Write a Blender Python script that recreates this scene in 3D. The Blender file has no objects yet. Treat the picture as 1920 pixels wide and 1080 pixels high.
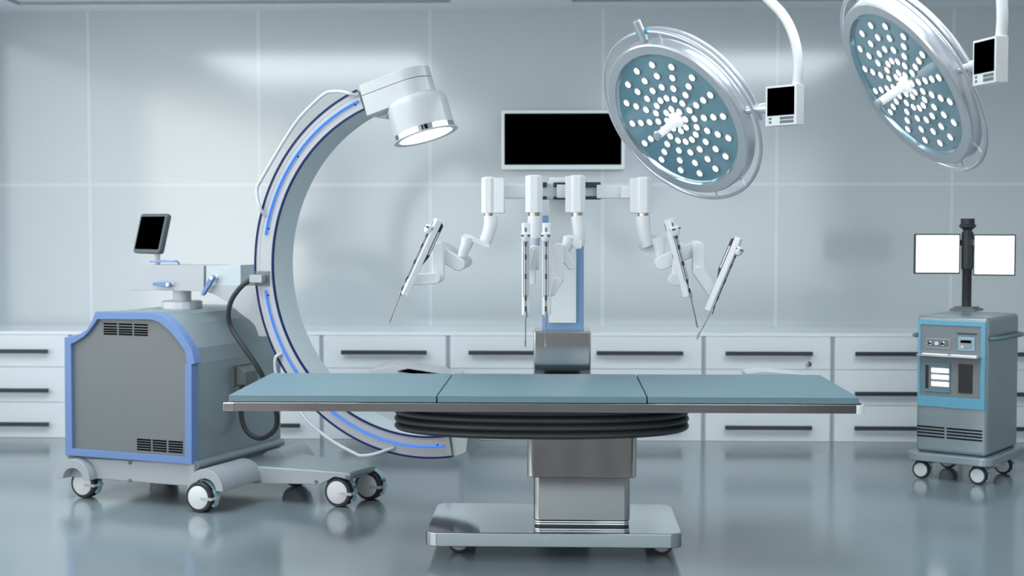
import bpy, bmesh, math, random
from mathutils import Vector, Matrix
random.seed(4)
PI = math.pi
SC = bpy.context.scene
COL = SC.collection

# ------------------------------------------------------------------ camera
F_PX = 2666.67
YAW, PITCH, EYE = math.atan(92/2667), math.atan(119/2667), 1.6
FW = Vector((-math.sin(YAW)*math.cos(PITCH), math.cos(YAW)*math.cos(PITCH), -math.sin(PITCH)))
RT = Vector((math.cos(YAW), math.sin(YAW), 0)); UPV = RT.cross(FW)
CAM = Vector((0, 0, EYE))
cd = bpy.data.cameras.new('camera'); cam = bpy.data.objects.new('camera', cd); COL.objects.link(cam)
cd.sensor_width = 36; cd.lens = 50; cd.clip_end = 60
cam.matrix_world = Matrix.Translation(CAM) @ Matrix((RT, UPV, -FW)).transposed().to_4x4()
cd.dof.use_dof = True; cd.dof.focus_distance = 7.0; cd.dof.aperture_fstop = 2.2
SC.camera = cam

# ------------------------------------------------------------------ world, exposure
SC.view_settings.view_transform = 'Standard'; SC.view_settings.look = 'None'
SC.view_settings.exposure = 0.0; SC.view_settings.gamma = 1.0; SC.view_settings.use_curve_mapping = False
w = bpy.data.worlds.new('world'); SC.world = w; w.use_nodes = True
w.node_tree.nodes['Background'].inputs[0].default_value = (0.62, 0.74, 0.80, 1)
w.node_tree.nodes['Background'].inputs[1].default_value = 0.0
ROOM = dict(x0=-5.0, x1=6.2, y0=-7.0, y1=11.2, z=3.28)

def area(name, loc, target, sx, sy, power, colr):
    l = bpy.data.lights.new(name, 'AREA'); l.shape = 'RECTANGLE'; l.size = sx; l.size_y = sy
    l.energy = power; l.color = colr
    o = bpy.data.objects.new(name, l); COL.objects.link(o); o.location = loc
    o.rotation_euler = (Vector(target)-Vector(loc)).to_track_quat('-Z', 'Y').to_euler()
    return o
# glow strength of the left window panes and of the added rear fill panel
WINDOW_E = 2.55; REAR_E = 1.55
PANEL_E = 4.7

# ------------------------------------------------------------------ materials
MATS = {}
def mat(name, col, rough=0.5, metal=0.0, coat=0.0, ior=1.5, emit=None, es=0.0, noise=0.0, nscale=8, bump=0.0, stretch=None, aniso=0):
    if name in MATS: return MATS[name]
    m = bpy.data.materials.new(name); m.use_nodes = True; nt = m.node_tree
    b = nt.nodes['Principled BSDF']
    b.inputs['Base Color'].default_value = (*col, 1); b.inputs['Roughness'].default_value = rough
    b.inputs['Metallic'].default_value = metal; b.inputs['IOR'].default_value = ior
    b.inputs['Coat Weight'].default_value = coat; b.inputs['Coat Roughness'].default_value = 0.08
    if aniso: b.inputs['Anisotropic'].default_value = aniso
    if emit: b.inputs['Emission Color'].default_value = (*emit, 1); b.inputs['Emission Strength'].default_value = es
    if noise or bump or stretch:
        tc = nt.nodes.new('ShaderNodeTexCoord'); mp = nt.nodes.new('ShaderNodeMapping')
        mp.inputs['Scale'].default_value = stretch or (1, 1, 1)
        n = nt.nodes.new('ShaderNodeTexNoise'); n.inputs['Scale'].default_value = nscale; n.inputs['Detail'].default_value = 3
        nt.links.new(tc.outputs['Object'], mp.inputs[0]); nt.links.new(mp.outputs[0], n.inputs['Vector'])
        if noise:
            mr = nt.nodes.new('ShaderNodeMapRange')
            mr.inputs[1].default_value = 0.3; mr.inputs[2].default_value = 0.7
            mr.inputs[3].default_value = rough*(1-noise); mr.inputs[4].default_value = rough*(1+noise)
            nt.links.new(n.outputs[0], mr.inputs[0]); nt.links.new(mr.outputs[0], b.inputs['Roughness'])
        if bump:
            bp = nt.nodes.new('ShaderNodeBump'); bp.inputs['Strength'].default_value = bump; bp.inputs['Distance'].default_value = 0.002
            nt.links.new(n.outputs[0], bp.inputs['Height']); nt.links.new(bp.outputs[0], b.inputs['Normal'])
    MATS[name] = m; return m

def wall_mat(name, col, seamcol, horizontal=None, seams=(), rough=0.13, width=0.012):
    """glossy wall cladding, thin pale joints at given x and z, in object space"""
    m = mat(name, col, rough, ior=2.05)
    nt = m.node_tree; b = nt.nodes['Principled BSDF']
    tc = nt.nodes.new('ShaderNodeTexCoord'); sp = nt.nodes.new('ShaderNodeSeparateXYZ'); nt.links.new(tc.outputs['Object'], sp.inputs[0])
    def near(out, v):
        a = nt.nodes.new('ShaderNodeMath'); a.operation = 'SUBTRACT'; nt.links.new(out, a.inputs[0]); a.inputs[1].default_value = v
        c = nt.nodes.new('ShaderNodeMath'); c.operation = 'ABSOLUTE'; nt.links.new(a.outputs[0], c.inputs[0])
        l = nt.nodes.new('ShaderNodeMath'); l.operation = 'LESS_THAN'; nt.links.new(c.outputs[0], l.inputs[0]); l.inputs[1].default_value = width
        return l.outputs[0]
    outs = [near(sp.outputs[0], v) for v in seams] + ([near(sp.outputs[2], horizontal)] if horizontal else [])
    acc = outs[0]
    for o in outs[1:]:
        mx = nt.nodes.new('ShaderNodeMath'); mx.operation = 'MAXIMUM'; nt.links.new(acc, mx.inputs[0]); nt.links.new(o, mx.inputs[1]); acc = mx.outputs[0]
    mix = nt.nodes.new('ShaderNodeMix'); mix.data_type = 'RGBA'
    mix.inputs['A'].default_value = (*col, 1); mix.inputs['B'].default_value = (*seamcol, 1)
    nt.links.new(acc, mix.inputs['Factor']); nt.links.new(mix.outputs['Result'], b.inputs['Base Color'])
    return m

WHITE = mat('white_enamel', (0.66, 0.68, 0.70), 0.28)
WHITE2 = mat('white_plastic', (0.68, 0.69, 0.71), 0.4)
CABW = mat('cabinet_laminate', (0.83, 0.87, 0.89), 0.35)
COUNTER = mat('worktop_gloss', (0.90, 0.93, 0.95), 0.2)
DARK = mat('dark_metal', (0.035, 0.045, 0.05), 0.4)
BLACK = mat('black_screen', (0.0, 0.0, 0.0), 0.5, ior=1.01)
BLACKP = mat('black_plastic', (0.018, 0.02, 0.023), 0.38)
TIRE = mat('tyre_rubber', (0.02, 0.021, 0.023), 0.45)
BELLOW = mat('bellows_rubber', (0.035, 0.04, 0.046), 0.42)
GAPM = mat('cabinet_shadow_gap', (0.40, 0.47, 0.50), 0.5)
FRAMEB = mat('blue_trim', (0.14, 0.235, 0.46), 0.4)
PANELG = mat('grey_panel', (0.16, 0.172, 0.178), 0.45)
CARTG = mat('cart_grey_paint', (0.30, 0.36, 0.38), 0.32, metal=0.35)
CARTL = mat('cart_light_paint', (0.37, 0.395, 0.42), 0.35)
CARML = mat('ring_light_paint', (0.42, 0.435, 0.455), 0.3)
CARMI = mat('ring_inner_paint', (0.54, 0.61, 0.64), 0.35)
NAVY = mat('navy_tubing', (0.004, 0.014, 0.10), 0.45, ior=1.3)
LED = mat('led_blue', (0.01, 0.08, 0.4), 0.4, emit=(0.01, 0.20, 0.95), es=0.8)
RAILW = mat('pale_rail', (0.55, 0.60, 0.63), 0.35)
STEEL = mat('brushed_steel', (0.48, 0.48, 0.485), 0.10, metal=1.0)
CHROME = mat('chrome', (0.80, 0.82, 0.84), 0.06, metal=1.0)
SATIN = mat('satin_aluminium', (0.62, 0.65, 0.68), 0.28, metal=0.9)
ROBOTW = mat('robot_white', (0.75, 0.77, 0.79), 0.3)
HEADW = mat('tube_head_white', (0.50, 0.53, 0.545), 0.22)
PADM = mat('teal_upholstery', (0.15, 0.25, 0.295), 0.42, bump=0.05, nscale=600)
EMITW = mat('light_disc', (1, 1, 1), 0.4, emit=(1, 0.99, 0.98), es=1.3)
LEDW = mat('lamp_led', (1, 1, 1), 0.4, emit=(0.97, 0.99, 1.0), es=1.5)
HANDLEM = mat('lamp_handle_glow', (0.85, 0.88, 0.9), 0.35, emit=(0.95, 0.98, 1), es=0.32)  # handle is no lamp; its white brightness is added emission
SCRW = mat('lit_screen', (1, 1, 1), 0.4, emit=(1.0, 1.0, 1.0), es=1.15)
AQUA = mat('lamp_face_teal', (0.13, 0.27, 0.33), 0.10, coat=0.6, ior=1.7)
LAMPR = mat('lamp_rim_grey', (0.38, 0.42, 0.46), 0.38)
LAMPH = mat('lamp_housing', (0.66, 0.69, 0.73), 0.26, metal=0.6)
GLASSY = mat('polished_bevel', (0.40, 0.55, 0.62), 0.08, metal=0.7)
CYAN = mat('cyan_clip', (0.01, 0.33, 0.50), 0.3)
TEALB = mat('cart_blue_panel', (0.13, 0.38, 0.52), 0.4)
RGREY = mat('cart_side_paint', (0.29, 0.345, 0.37), 0.28, metal=0.45)
RDK = mat('cart_dark_recess', (0.20, 0.22, 0.235), 0.4)
BOOT = mat('pale_blue_hood', (0.40, 0.66, 0.74), 0.35)
BLUEC = mat('robot_blue_frame', (0.22, 0.37, 0.60), 0.4)
HOSE = mat('hose_rubber', (0.028, 0.033, 0.035), 0.55)
VENTB = mat('vent_black', (0.004, 0.005, 0.006), 0.7, ior=1.1)
SLATE = mat('slate_plastic', (0.055, 0.072, 0.085), 0.35)
GREYM = mat('connector_grey', (0.15, 0.165, 0.17), 0.4)
BUTTON = mat('grey_button', (0.10, 0.14, 0.16), 0.5)
HINGE = mat('teal_bar', (0.12, 0.20, 0.21), 0.4)

# ------------------------------------------------------------------ things
class Fr:
    """a local frame: origin on the floor plan + turn about z"""
    def __init__(s, o, deg=0):
        s.o = Vector(o); s.deg = deg; s.M = Matrix.Translation(s.o) @ Matrix.Rotation(math.radians(deg), 4, 'Z'); s.I = s.M.inverted()
    def at(s, px, py, x=None, y=None, z=None):
        """the point where a sight line meets a plane of this frame"""
        d = FW*F_PX + RT*(px-960) - UPV*(py-540)
        c = s.I @ CAM; r = s.I.to_3x3() @ d
        i, v = (0, x) if x is not None else (1, y) if y is not None else (2, z)
        return c + r*((v-c[i])/r[i])
WORLD = Fr((0, 0, 0))

class Thing:
    def __init__(s, name, label, cat, fr, group=None, kind=None):
        o = bpy.data.objects.new(name, None); COL.objects.link(o); o.empty_display_size = 0.1
        o.matrix_world = fr.M; o['label'] = label; o['category'] = cat
        if group: o['group'] = group
        if kind: o['kind'] = kind
        s.o = o; s.fr = fr
def tag(o, label=None, cat=None, group=None, kind=None):
    if label: o['label'] = label
    if cat: o['category'] = cat
    if group: o['group'] = group
    if kind: o['kind'] = kind
    return o

def frames(pts):
    T = []
    for i in range(len(pts)):
        a = pts[max(0, i-1)]; b = pts[min(len(pts)-1, i+1)]; T.append((b-a).normalized())
    n = T[0].orthogonal().normalized(); out = []
    for t in T:
        n = (n - t*n.dot(t)).normalized(); out.append((n, t.cross(n)))
    return out
def smooth_path(pts, n=8):
    pts = [Vector(p) for p in pts]; P = [pts[0]*2-pts[1]] + pts + [pts[-1]*2-pts[-2]]; out = []
    for i in range(1, len(P)-2):
        for k in range(n):
            t = k/n; a, b, c, d = P[i-1:i+3]
            out.append(0.5*((2*b)+(c-a)*t+(2*a-5*b+4*c-d)*t*t+(3*b-a-3*c+d)*t**3))
    out.append(pts[-1]); return out

class MB:
    def __init__(s): s.b = bmesh.new()
    def face(s, vs):
        try: s.b.faces.new(vs)
        except ValueError: pass
    def box(s, x0, x1, y0, y1, z0, z1):
        v = [s.b.verts.new((x, y, z)) for x in (x0, x1) for y in (y0, y1) for z in (z0, z1)]
        for f in ((0,1,3,2), (4,6,7,5), (0,4,5,1), (2,3,7,6), (0,2,6,4), (1,5,7,3)): s.face([v[i] for i in f])
        return s
    def prism(s, poly, a, b, ax='y'):
        """polygon extruded between a and b along an axis; poly in the two remaining axes in order"""
        def P(p, h): return {'y': (p[0], h, p[1]), 'z': (p[0], p[1], h), 'x': (h, p[0], p[1])}[ax]
        A = [s.b.verts.new(P(p, a)) for p in poly]; B = [s.b.verts.new(P(p, b)) for p in poly]; n = len(poly)
        s.face(A[::-1]); s.face(B)
        for i in range(n): s.face([A[i], A[(i+1)%n], B[(i+1)%n], B[i]])
        return s
    def ringprism(s, out, inn, a, b):
        def V(L, h): return [s.b.verts.new((p[0], h, p[1])) for p in L]
        O0, I0, O1, I1 = V(out, a), V(inn, a), V(out, b), V(inn, b); n = len(out)
        for i in range(n):
            j = (i+1) % n
            s.face([O0[i], O0[j], I0[j], I0[i]]); s.face([O1[i], I1[i], I1[j], O1[j]])
            s.face([O0[i], O1[i], O1[j], O0[j]]); s.face([I0[i], I0[j], I1[j], I1[i]])
        return s
    def tube(s, pts, r, n=14, cap=True):
        pts = [Vector(p) for p in pts]; fr = frames(pts); L = []
        for i, p in enumerate(pts):
            ri = r[i] if isinstance(r, (list, tuple)) else r
            L.append([s.b.verts.new(p + (fr[i][0]*math.cos(2*PI*k/n) + fr[i][1]*math.sin(2*PI*k/n))*ri) for k in range(n)])
        for A, B in zip(L, L[1:]):
            for k in range(n): s.face([A[k], A[(k+1)%n], B[(k+1)%n], B[k]])
        if cap: s.face(L[0][::-1]); s.face(L[-1])
        return s
    def ringtube(s, c, e1, e2, R, r, n=96, m=10, a0=0, a1=2*PI):
        full = abs(a1-a0-2*PI) < 1e-6
        c, e1, e2 = Vector(c), Vector(e1), Vector(e2)
        pts = [c + e1*R*math.cos(a0+(a1-a0)*k/n) + e2*R*math.sin(a0+(a1-a0)*k/n) for k in range(n+1)]
        return s.tube(pts, r, m, cap=not full)
    def lathe(s, prof, c=(0,0,0), ax=(0,0,1), n=48, e=None, cap=True):
        """prof: (radius, height) pairs along axis"""
        c, ax = Vector(c), Vector(ax).normalized(); e1 = Vector(e).normalized() if e is not None else ax.orthogonal().normalized(); e2 = ax.cross(e1); L = []
        for r, h in prof: L.append([s.b.verts.new(c + ax*h + (e1*math.cos(2*PI*k/n)+e2*math.sin(2*PI*k/n))*r) for k in range(n)])
        for A, B in zip(L, L[1:]):
            for k in range(n): s.face([A[k], A[(k+1)%n], B[(k+1)%n], B[k]])
        if cap: s.face(L[0][::-1]); s.face(L[-1])
        return s
    def cyl(s, p0, p1, r, n=24, r1=None):
        p0, p1 = Vector(p0), Vector(p1)
        return s.lathe([(r, 0), (r if r1 is None else r1, (p1-p0).length)], p0, p1-p0, n)
    def bar(s, p0, p1, hw, y0, y1, n=10, hw1=None):
        """rounded link plate in the xz plane, thick from y0 to y1"""
        p0, p1 = Vector((p0[0], p0[1])), Vector((p1[0], p1[1])); a = math.atan2(p1.y-p0.y, p1.x-p0.x); h1 = hw1 or hw
        poly = [(p0.x+hw*math.cos(a+PI/2+PI*k/n), p0.y+hw*math.sin(a+PI/2+PI*k/n)) for k in range(n+1)]
        poly += [(p1.x+h1*math.cos(a-PI/2+PI*k/n), p1.y+h1*math.sin(a-PI/2+PI*k/n)) for k in range(n+1)]
        return s.prism(poly, y0, y1)
    def xf(s, M): bmesh.ops.transform(s.b, matrix=M, verts=s.b.verts); return s
    def build(s, name, m, parent=None, bevel=0.0, seg=2, ang=32, world=False, root=None):
        bmesh.ops.remove_doubles(s.b, verts=s.b.verts, dist=1e-6)
        bmesh.ops.recalc_face_normals(s.b, faces=s.b.faces)
        if world: bmesh.ops.transform(s.b, matrix=(root or parent).fr.I, verts=s.b.verts)
        for f in s.b.faces: f.smooth = True
        for e in s.b.edges:
            if len(e.link_faces) == 2 and e.calc_face_angle(0) > math.radians(ang): e.smooth = False
        me = bpy.data.meshes.new(name); s.b.to_mesh(me); s.b.free(); me.materials.append(m)
        o = bpy.data.objects.new(name, me); COL.objects.link(o)
        if parent is not None: o.parent = parent.o if isinstance(parent, Thing) else parent
        if bevel:
            md = o.modifiers.new('bevel', 'BEVEL'); md.width = bevel; md.segments = seg; md.limit_method = 'ANGLE'
            md.angle_limit = math.radians(40); md.harden_normals = True
        return o
def xz(p): return (p[0], p[2])
def rrect(x0, x1, y0, y1, r, n=6):
    out = []
    for cx, cy, a in ((x1-r, y1-r, 0), (x0+r, y1-r, 90), (x0+r, y0+r, 180), (x1-r, y0+r, 270)):
        for k in range(n+1):
            t = math.radians(a+90*k/n); out.append((cx+r*math.cos(t), cy+r*math.sin(t)))
    return out
def structure(o): o['kind'] = 'structure'; return o

# ------------------------------------------------------------------ room shell
X0, X1, Y0, Y1, ZC = (ROOM[k] for k in ('x0', 'x1', 'y0', 'y1', 'z'))
seamx = [WORLD.at(p, 480, y=Y1).x for p in (170, 487, 808, 1132, 1457, 1783)]
stepx = (seamx[-1]-seamx[0])/5
seams = [seamx[0]+stepx*i for i in range(-2, 8)]
WALLB = wall_mat('wall_cladding', (0.55, 0.60, 0.62), (0.64, 0.69, 0.715), horizontal=WORLD.at(960, 346, y=Y1).z, seams=seams)
SIDEW = mat('side_wall_paint', (0.80, 0.84, 0.86), 0.4)
REARW = mat('rear_wall_taupe', (0.30, 0.25, 0.21), 0.5)  # unseen wall; warm taupe picked to tint reflections in the chrome
FLOORM = mat('vinyl_floor', (0.215, 0.265, 0.285), 0.14, ior=1.7)
CEILM = mat('ceiling_paint', (0.88, 0.93, 0.96), 0.6)
structure(MB().box(X0-0.1, X1+0.1, 5.0, Y1+0.1, -0.1, 0).build('floor', FLOORM))
structure(MB().box(X0-0.1, X1+0.1, Y0-0.1, 5.0, -0.1, 0).build('floor', mat('brown_floor', (0.06, 0.05, 0.044), 0.6, noise=.2, nscale=4, stretch=(1, .1, 1))))  # unseen brown zone, added for the brown it reflects into the steel
# tall translucent window in the left wall, lit by the day outside
DAY = mat('daylit_pane', (0.8, 0.8, 0.8), 0.6, emit=(1.0, 0.965, 0.93), es=WINDOW_E)
DAY2 = mat('daylit_pane_shaded', (0.8, 0.8, 0.8), 0.6, emit=(0.92, 0.96, 1.0), es=WINDOW_E*.45)
for n_, (a, b, m) in enumerate(((-5.5, 5.6, DAY), (5.7, 9.8, DAY2))):
    wn = structure(MB().prism([(a, .35), (b, .35), (b, ZC-.06), (a, ZC-.06)], X0-.01, X0+.012, 'x').build(f'window_{n_+1}', m))
    fo = MB().ringprism([(a-.06, .29), (b+.06, .29), (b+.06, ZC-.005), (a-.06, ZC-.005)], [(a, .35), (b, .35), (b, ZC-.06), (a, ZC-.06)], 0, .05)
    fo.xf(Matrix.Translation((X0+.05, 0, 0)) @ Matrix.Rotation(PI/2, 4, 'Z')).build('window_frame', WHITE2, wn)
structure(MB().box(X0-0.1, X1+0.1, Y1, Y1+0.1, 0, ZC+0.3).build('wall_back', WALLB))
structure(MB().box(X0-0.1, X0, Y0, Y1, 0, ZC+0.3).build('wall_left', SIDEW))
structure(MB().box(X1, X1+0.1, Y0, Y1, 0, ZC+0.3).build('wall_right', SIDEW))
structure(MB().box(X0-0.1, X1+0.1, Y0-0.1, Y0, 0, ZC+0.3).build('wall_rear', REARW))
wn = structure(MB().box(-4.2, 5.4, Y0-.01, Y0+.012, .35, ZC-.12).build('window_3', mat('rear_fill_glow', (.8, .8, .8), .6, emit=(.84, .95, 1.0), es=REAR_E)))  # added glowing panel, no known window; brightens the back wall by reflection
MB().ringprism([(-4.26, .29), (5.46, .29), (5.46, ZC-.06), (-4.26, ZC-.06)], [(-4.2, .35), (5.4, .35), (5.4, ZC-.12), (-4.2, ZC-.12)], Y0+.001, Y0+.05).build('window_frame', WHITE2, wn)  # border of the added fill panel
# ceiling with two rows of shallow trays, each holding a flat light panel
trays_x = [(-4.16, -0.84), (0.08, 3.40)]; trays_y = [(4.9, 10.85), (-2.2, 3.6)]
mb = MB(); xs = [X0-0.1, *trays_x[0], *trays_x[1], X1+0.1]; ys = [Y0-0.1, *trays_y[1], *trays_y[0], Y1+0.1]
for i in range(5):
    for j in range(5):
        if i in (1, 3) and j in (1, 3): mb.box(xs[i], xs[i+1], ys[j], ys[j+1], ZC+0.025, ZC+0.22)
        else: mb.box(xs[i], xs[i+1], ys[j], ys[j+1], ZC, ZC+0.22)
structure(mb.build('ceiling', CEILM))
LPX = [(-3.62, -1.38), (0.62, 2.86)]
names = {(0, 0): 'rear left', (0, 1): 'front left', (1, 0): 'rear right', (1, 1): 'front right'}
PANELM = mat('ceiling_light_diffuser', (0.9, 0.9, 0.9), 0.5, emit=(0.86, 0.95, 1.0), es=PANEL_E)
for i, (a, b) in enumerate(LPX):
    for j, (c, d) in enumerate([(5.6, 8.45), (-1.3, 2.2)]):
        t = Thing('ceiling_light_panel', f'flat rectangular white ceiling light panel, the {("one toward the counter wall" if j == 0 else "one behind the photographer")} in the {"left" if i == 0 else "right"} ceiling tray', 'ceiling light', Fr(((a+b)/2, (c+d)/2, ZC-0.012)), 'ceiling light panels')
        hw, hd = (b-a)/2, (d-c)/2
        MB().box(-hw+.02, hw-.02, -hd+.02, hd-.02, 0.0, 0.02).build('diffuser', PANELM, t)
        MB().ringprism([(-hw, -hd), (hw, -hd), (hw, hd), (-hw, hd)], [(-hw+.02, -hd+.02), (hw-.02, -hd+.02), (hw-.02, hd-.02), (-hw+.02, hd-.02)], -0.005, 0.04).xf(Matrix.Rotation(PI/2, 4, 'X')).build('frame', WHITE2, t)

# ------------------------------------------------------------------ base cabinets and worktop
CY, CT = 10.5, 0.797
gx = [WORLD.at(p, 700, y=CY).x for p in (603, 843, 1083, 1322, 1561)]
st = (gx[-1]-gx[0])/4
cab_labels = {
 -3: 'white three-drawer base cabinet at the far left edge, cut off by the picture frame',
 -2: 'white base cabinet mostly hidden behind the grey body of the C-arm machine',
 -1: 'white base cabinet half hidden between the C-arm machine body and its ring',
 0: 'white three-drawer base cabinet seen just right of the C-arm ring',
 1: 'white base cabinet directly left of the steel robot pedestal, partly behind it',
 2: 'white base cabinet directly right of the steel robot pedestal',
 3: 'white base cabinet with a small round lock on its top drawer',
 4: 'white base cabinet whose right end is hidden by the monitor trolley',
 5: 'white base cabinet at the right edge of the picture, behind the monitor trolley'}
for i in range(-3, 6):
    xl = gx[0]+st*i; fr = Fr((xl+st/2, CY, 0))
    t = Thing('base_cabinet', cab_labels[i], 'cabinet', fr, 'white base cabinets along the back wall')
    h = st/2
    MB().box(-h+.001, h-.001, .007, Y1-CY-.002, 0.0, CT-.024).build('body', GAPM, t)
    for k in range(3):
        z0, z1 = [(0.001, 0.266), (0.270, 0.531), (0.535, CT-0.022)][k]
        dr = MB().box(-h+.016, h-.016, 0, .026, z0, z1).build('drawer', CABW, t, bevel=.002)
        hz = [0.108, 0.362, 0.655][k]
        mb = MB(); mb.box(-.318, .318, -.062, -.040, hz-.015, hz+.015)
        for sx in (-1, 1): mb.box(sx*.29-.012, sx*.29+.012, -.042, .0, hz-.010, hz+.010)
        mb.build('handle', DARK, dr, bevel=.003)
        if i == 3 and k == 2:
            lx = WORLD.at(1514, 682, y=CY-.02).x-fr.o.x
            MB().cyl((lx, 0, .575), (lx, -.03, .575), .014).build('lock', CHROME, dr, bevel=.003)
            MB().cyl((lx+.012, 0, .575), (lx+.012, -.018, .575), .017).build('lock_collar', BLACKP, dr)
tag(MB().box(gx[0]-3.6*st, gx[0]+6*st, CY-.002, Y1-.002, CT-.02, CT+.004).build('worktop', COUNTER, bevel=.002), 'long glossy white worktop running along the back wall over the drawers', 'worktop')
structure(MB().box(X0, X1, Y1-.003, Y1+.01, 0, .08).build('baseboard_back', CABW))

# ------------------------------------------------------------------ wall monitor
fr = Fr((0, 11.06, 0)); A = fr.at(940, 207, y=0); B = fr.at(1171.5, 318, y=0)
t = Thing('wall_monitor', 'wide black wall-mounted monitor with a silver frame above the robot', 'monitor', Fr(((A.x+B.x)/2, 11.06, (A.z+B.z)/2)))
W, H = (B.x-A.x)/2, (A.z-B.z)/2
MB().ringprism([(-W, -H), (W, -H), (W, H), (-W, H)], [(-W+.024, -H+.038), (W-.026, -H+.038), (W-.026, H-.024), (-W+.024, H-.024)], 0, .05).build('bezel', mat('silver_bezel', (.80, .85, .86), .35, metal=.2), t, bevel=.003)
MB().box(-W+.024, W-.026, .012, .04, -H+.038, H-.024).build('screen', BLACK, t)
MB().box(-.3, .3, .05, .138, -.15, .15).build('wall_bracket', DARK, t)

# ------------------------------------------------------------------ casters
def caster(t, x, y, R, wd, deg=0, top=None, brake=True, hood=True, side=-1, face=None):
    """twin wheel caster on the floor; the axle points along local y turned by deg; disc faces side*y"""
    M = Matrix.Translation((x, y, R)) @ Matrix.Rotation(math.radians(deg), 4, 'Z')
    prof = [(R*.70, -wd/2), (R*.93, -wd/2), (R, -wd/2+R*.10), (R, -wd*.08), (R*.9, -wd*.05), (R*.9, wd*.05), (R, wd*.08), (R, wd/2-R*.10), (R*.93, wd/2), (R*.70, wd/2)]
    o = MB().lathe(prof, ax=(0, 1, 0), n=40).xf(M).build('caster', TIRE, t)
    s = side
    MB().lathe([(R*.76, s*wd/2), (R*.76, s*(wd/2+.004)), (R*.72, s*(wd/2+.006))], ax=(0, 1, 0), n=40).xf(M).build('wheel_cap', face or WHITE2, o)
    MB().lathe([(R*.60, -s*wd/2), (R*.60, -s*(wd/2+.003))], ax=(0, 1, 0), n=32).xf(M).build('wheel_cap', GREYM, o)
    if hood:
        # arched pale cover over the far half of the wheel
        mb = MB(); n = 14; a0, a1 = math.radians(-35), math.radians(150)
        prev = None; yA, yB = (wd*.02, wd*.30)
        out = [(R*1.12*math.cos(a0+(a1-a0)*k/n), R*1.12*math.sin(a0+(a1-a0)*k/n)) for k in range(n+1)]
        inn = [(R*1.0*math.cos(a1-(a1-a0)*k/n), R*1.0*math.sin(a1-(a1-a0)*k/n)) for k in range(n+1)]
        A = [(p, q) for p, q in zip(out, inn[::-1])]
        for (p0, q0), (p1, q1) in zip(A, A[1:]): mb.prism([p0, p1, q1, q0], -wd*.16, wd*.34)
        mb.xf(M).build('hood', BOOT, o)
    if brake:
        mb = MB(); mb.box(R*.25, R*1.12, s*(wd/2+.006), s*(wd/2+.012), -.011, .004)
        mb.box(R*1.06, R*1.12, s*(wd/2+.006), wd*.45*-s, -.011, .004)
        mb.xf(M).build('brake_lever', mat('brake_grey', (.45, .48, .49), .4), o)
    if top:
        MB().cyl((x, y, R*1.02), (x, y, top), R*.22, 16).build('caster_stem', GREYM, o)
    return o

# ------------------------------------------------------------------ operating table
YF, YB = 6.51, 7.49
T0 = Fr((-.08, 7.0, 0)); table = Thing('operating_table', 'long operating table with teal padded top on a stepped steel column', 'operating table', T0)
ZT = WORLD.at(1020, 743, y=YF).z
xl, xr = WORLD.at(429, 741, y=YF).x, WORLD.at(1611, 745, y=YF).x
s1, s2 = WORLD.at(819, 742, y=YF).x, WORLD.at(1213.5, 743, y=YF).x
for a, b in ((xl, s1-.003), (s1+.003, s2-.003), (s2+.003, xr)):
    MB().box(a, b, YF, YB, ZT-.031, ZT).build('mattress_section', PADM, table, bevel=.003, world=True)
ZF = ZT-.032
MB().prism(rrect(xl-.018, xr+.018, YF-.02, YB+.02, .035), ZF-.04, ZF, 'z').build('tabletop_frame', STEEL, table, bevel=.002, world=True)
MB().box(xl-.0225, xl+.03, YF-.024, YF-.004, ZF-.039, ZF-.001).build('corner_cap', CHROME, table, bevel=.004, world=True)
MB().prism(rrect(xr-.022, xr+.022, YF-.026, YF+.04, .02), ZF-.041, ZF, 'z').build('corner_cap', mat('white_cap', (.75, .79, .82), .3), table, world=True)
# bellows: four rubber folds
bx, by = (WORLD.at(741, 800, y=7.0).x+WORLD.at(1291, 800, y=7.0).x)/2, 7.0
sa, sb = (WORLD.at(1291, 800, y=7.0).x-WORLD.at(741, 800, y=7.0).x)/2, .42
zb0, zb1 = .597, ZF-.04
mb = MB(); n = 120; L = []; rings = 44; folds = 4
for k in range(rings+1):
    t_ = k/rings; ph = (t_*folds) % 1.0; ph = 0.0 if k in (0, rings) else ph
    off = -.024*(1-math.sin(PI*ph)**0.55) if 0 < ph < 1 else -.024
    z = zb0+(zb1-zb0)*t_; ring = []
    for q in range(n):
        a = 2*PI*q/n; e = 2/2.35
        cx, cy_ = math.cos(a), math.sin(a)
        ring.append(mb.b.verts.new((bx+(sa+off)*math.copysign(abs(cx)**e, cx), by+(sb+off)*math.copysign(abs(cy_)**e, cy_), z)))
    L.append(ring)
for A, B in zip(L, L[1:]):
    for q in range(n): mb.face([A[q], A[(q+1)%n], B[(q+1)%n], B[q]])
mb.face(L[0][::-1]); mb.face(L[-1])
mb.build('bellows', BELLOW, table, world=True, ang=60)
def colx(p, q, y): return WORLD.at(p, 900, y=y).x, WORLD.at(q, 900, y=y).x
a, b = colx(988.5, 1194, 6.78); zs = WORLD.at(1090, 896, y=6.78).z
MB().prism(rrect(a, b, 6.78, 7.22, .032), zs, .70, 'z').build('upper_column', STEEL, table, bevel=.005, world=True, seg=3)
a, b = colx(1001, 1181.5, 6.83); zp = WORLD.at(1040, 1000, y=6.68).z
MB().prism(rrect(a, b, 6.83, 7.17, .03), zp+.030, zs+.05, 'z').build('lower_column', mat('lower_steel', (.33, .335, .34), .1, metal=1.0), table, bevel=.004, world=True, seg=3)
MB().prism(rrect(a+.001, b-.001, 6.831, 7.169, .03), zp+.019, zp+.028, 'z').build('column_collar', CHROME, table, bevel=.003, world=True)
MB().prism(rrect(a+.006, b-.006, 6.836, 7.164, .03), zp+.006, zp+.036, 'z').build('column_gap', BLACKP, table, world=True)
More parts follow.
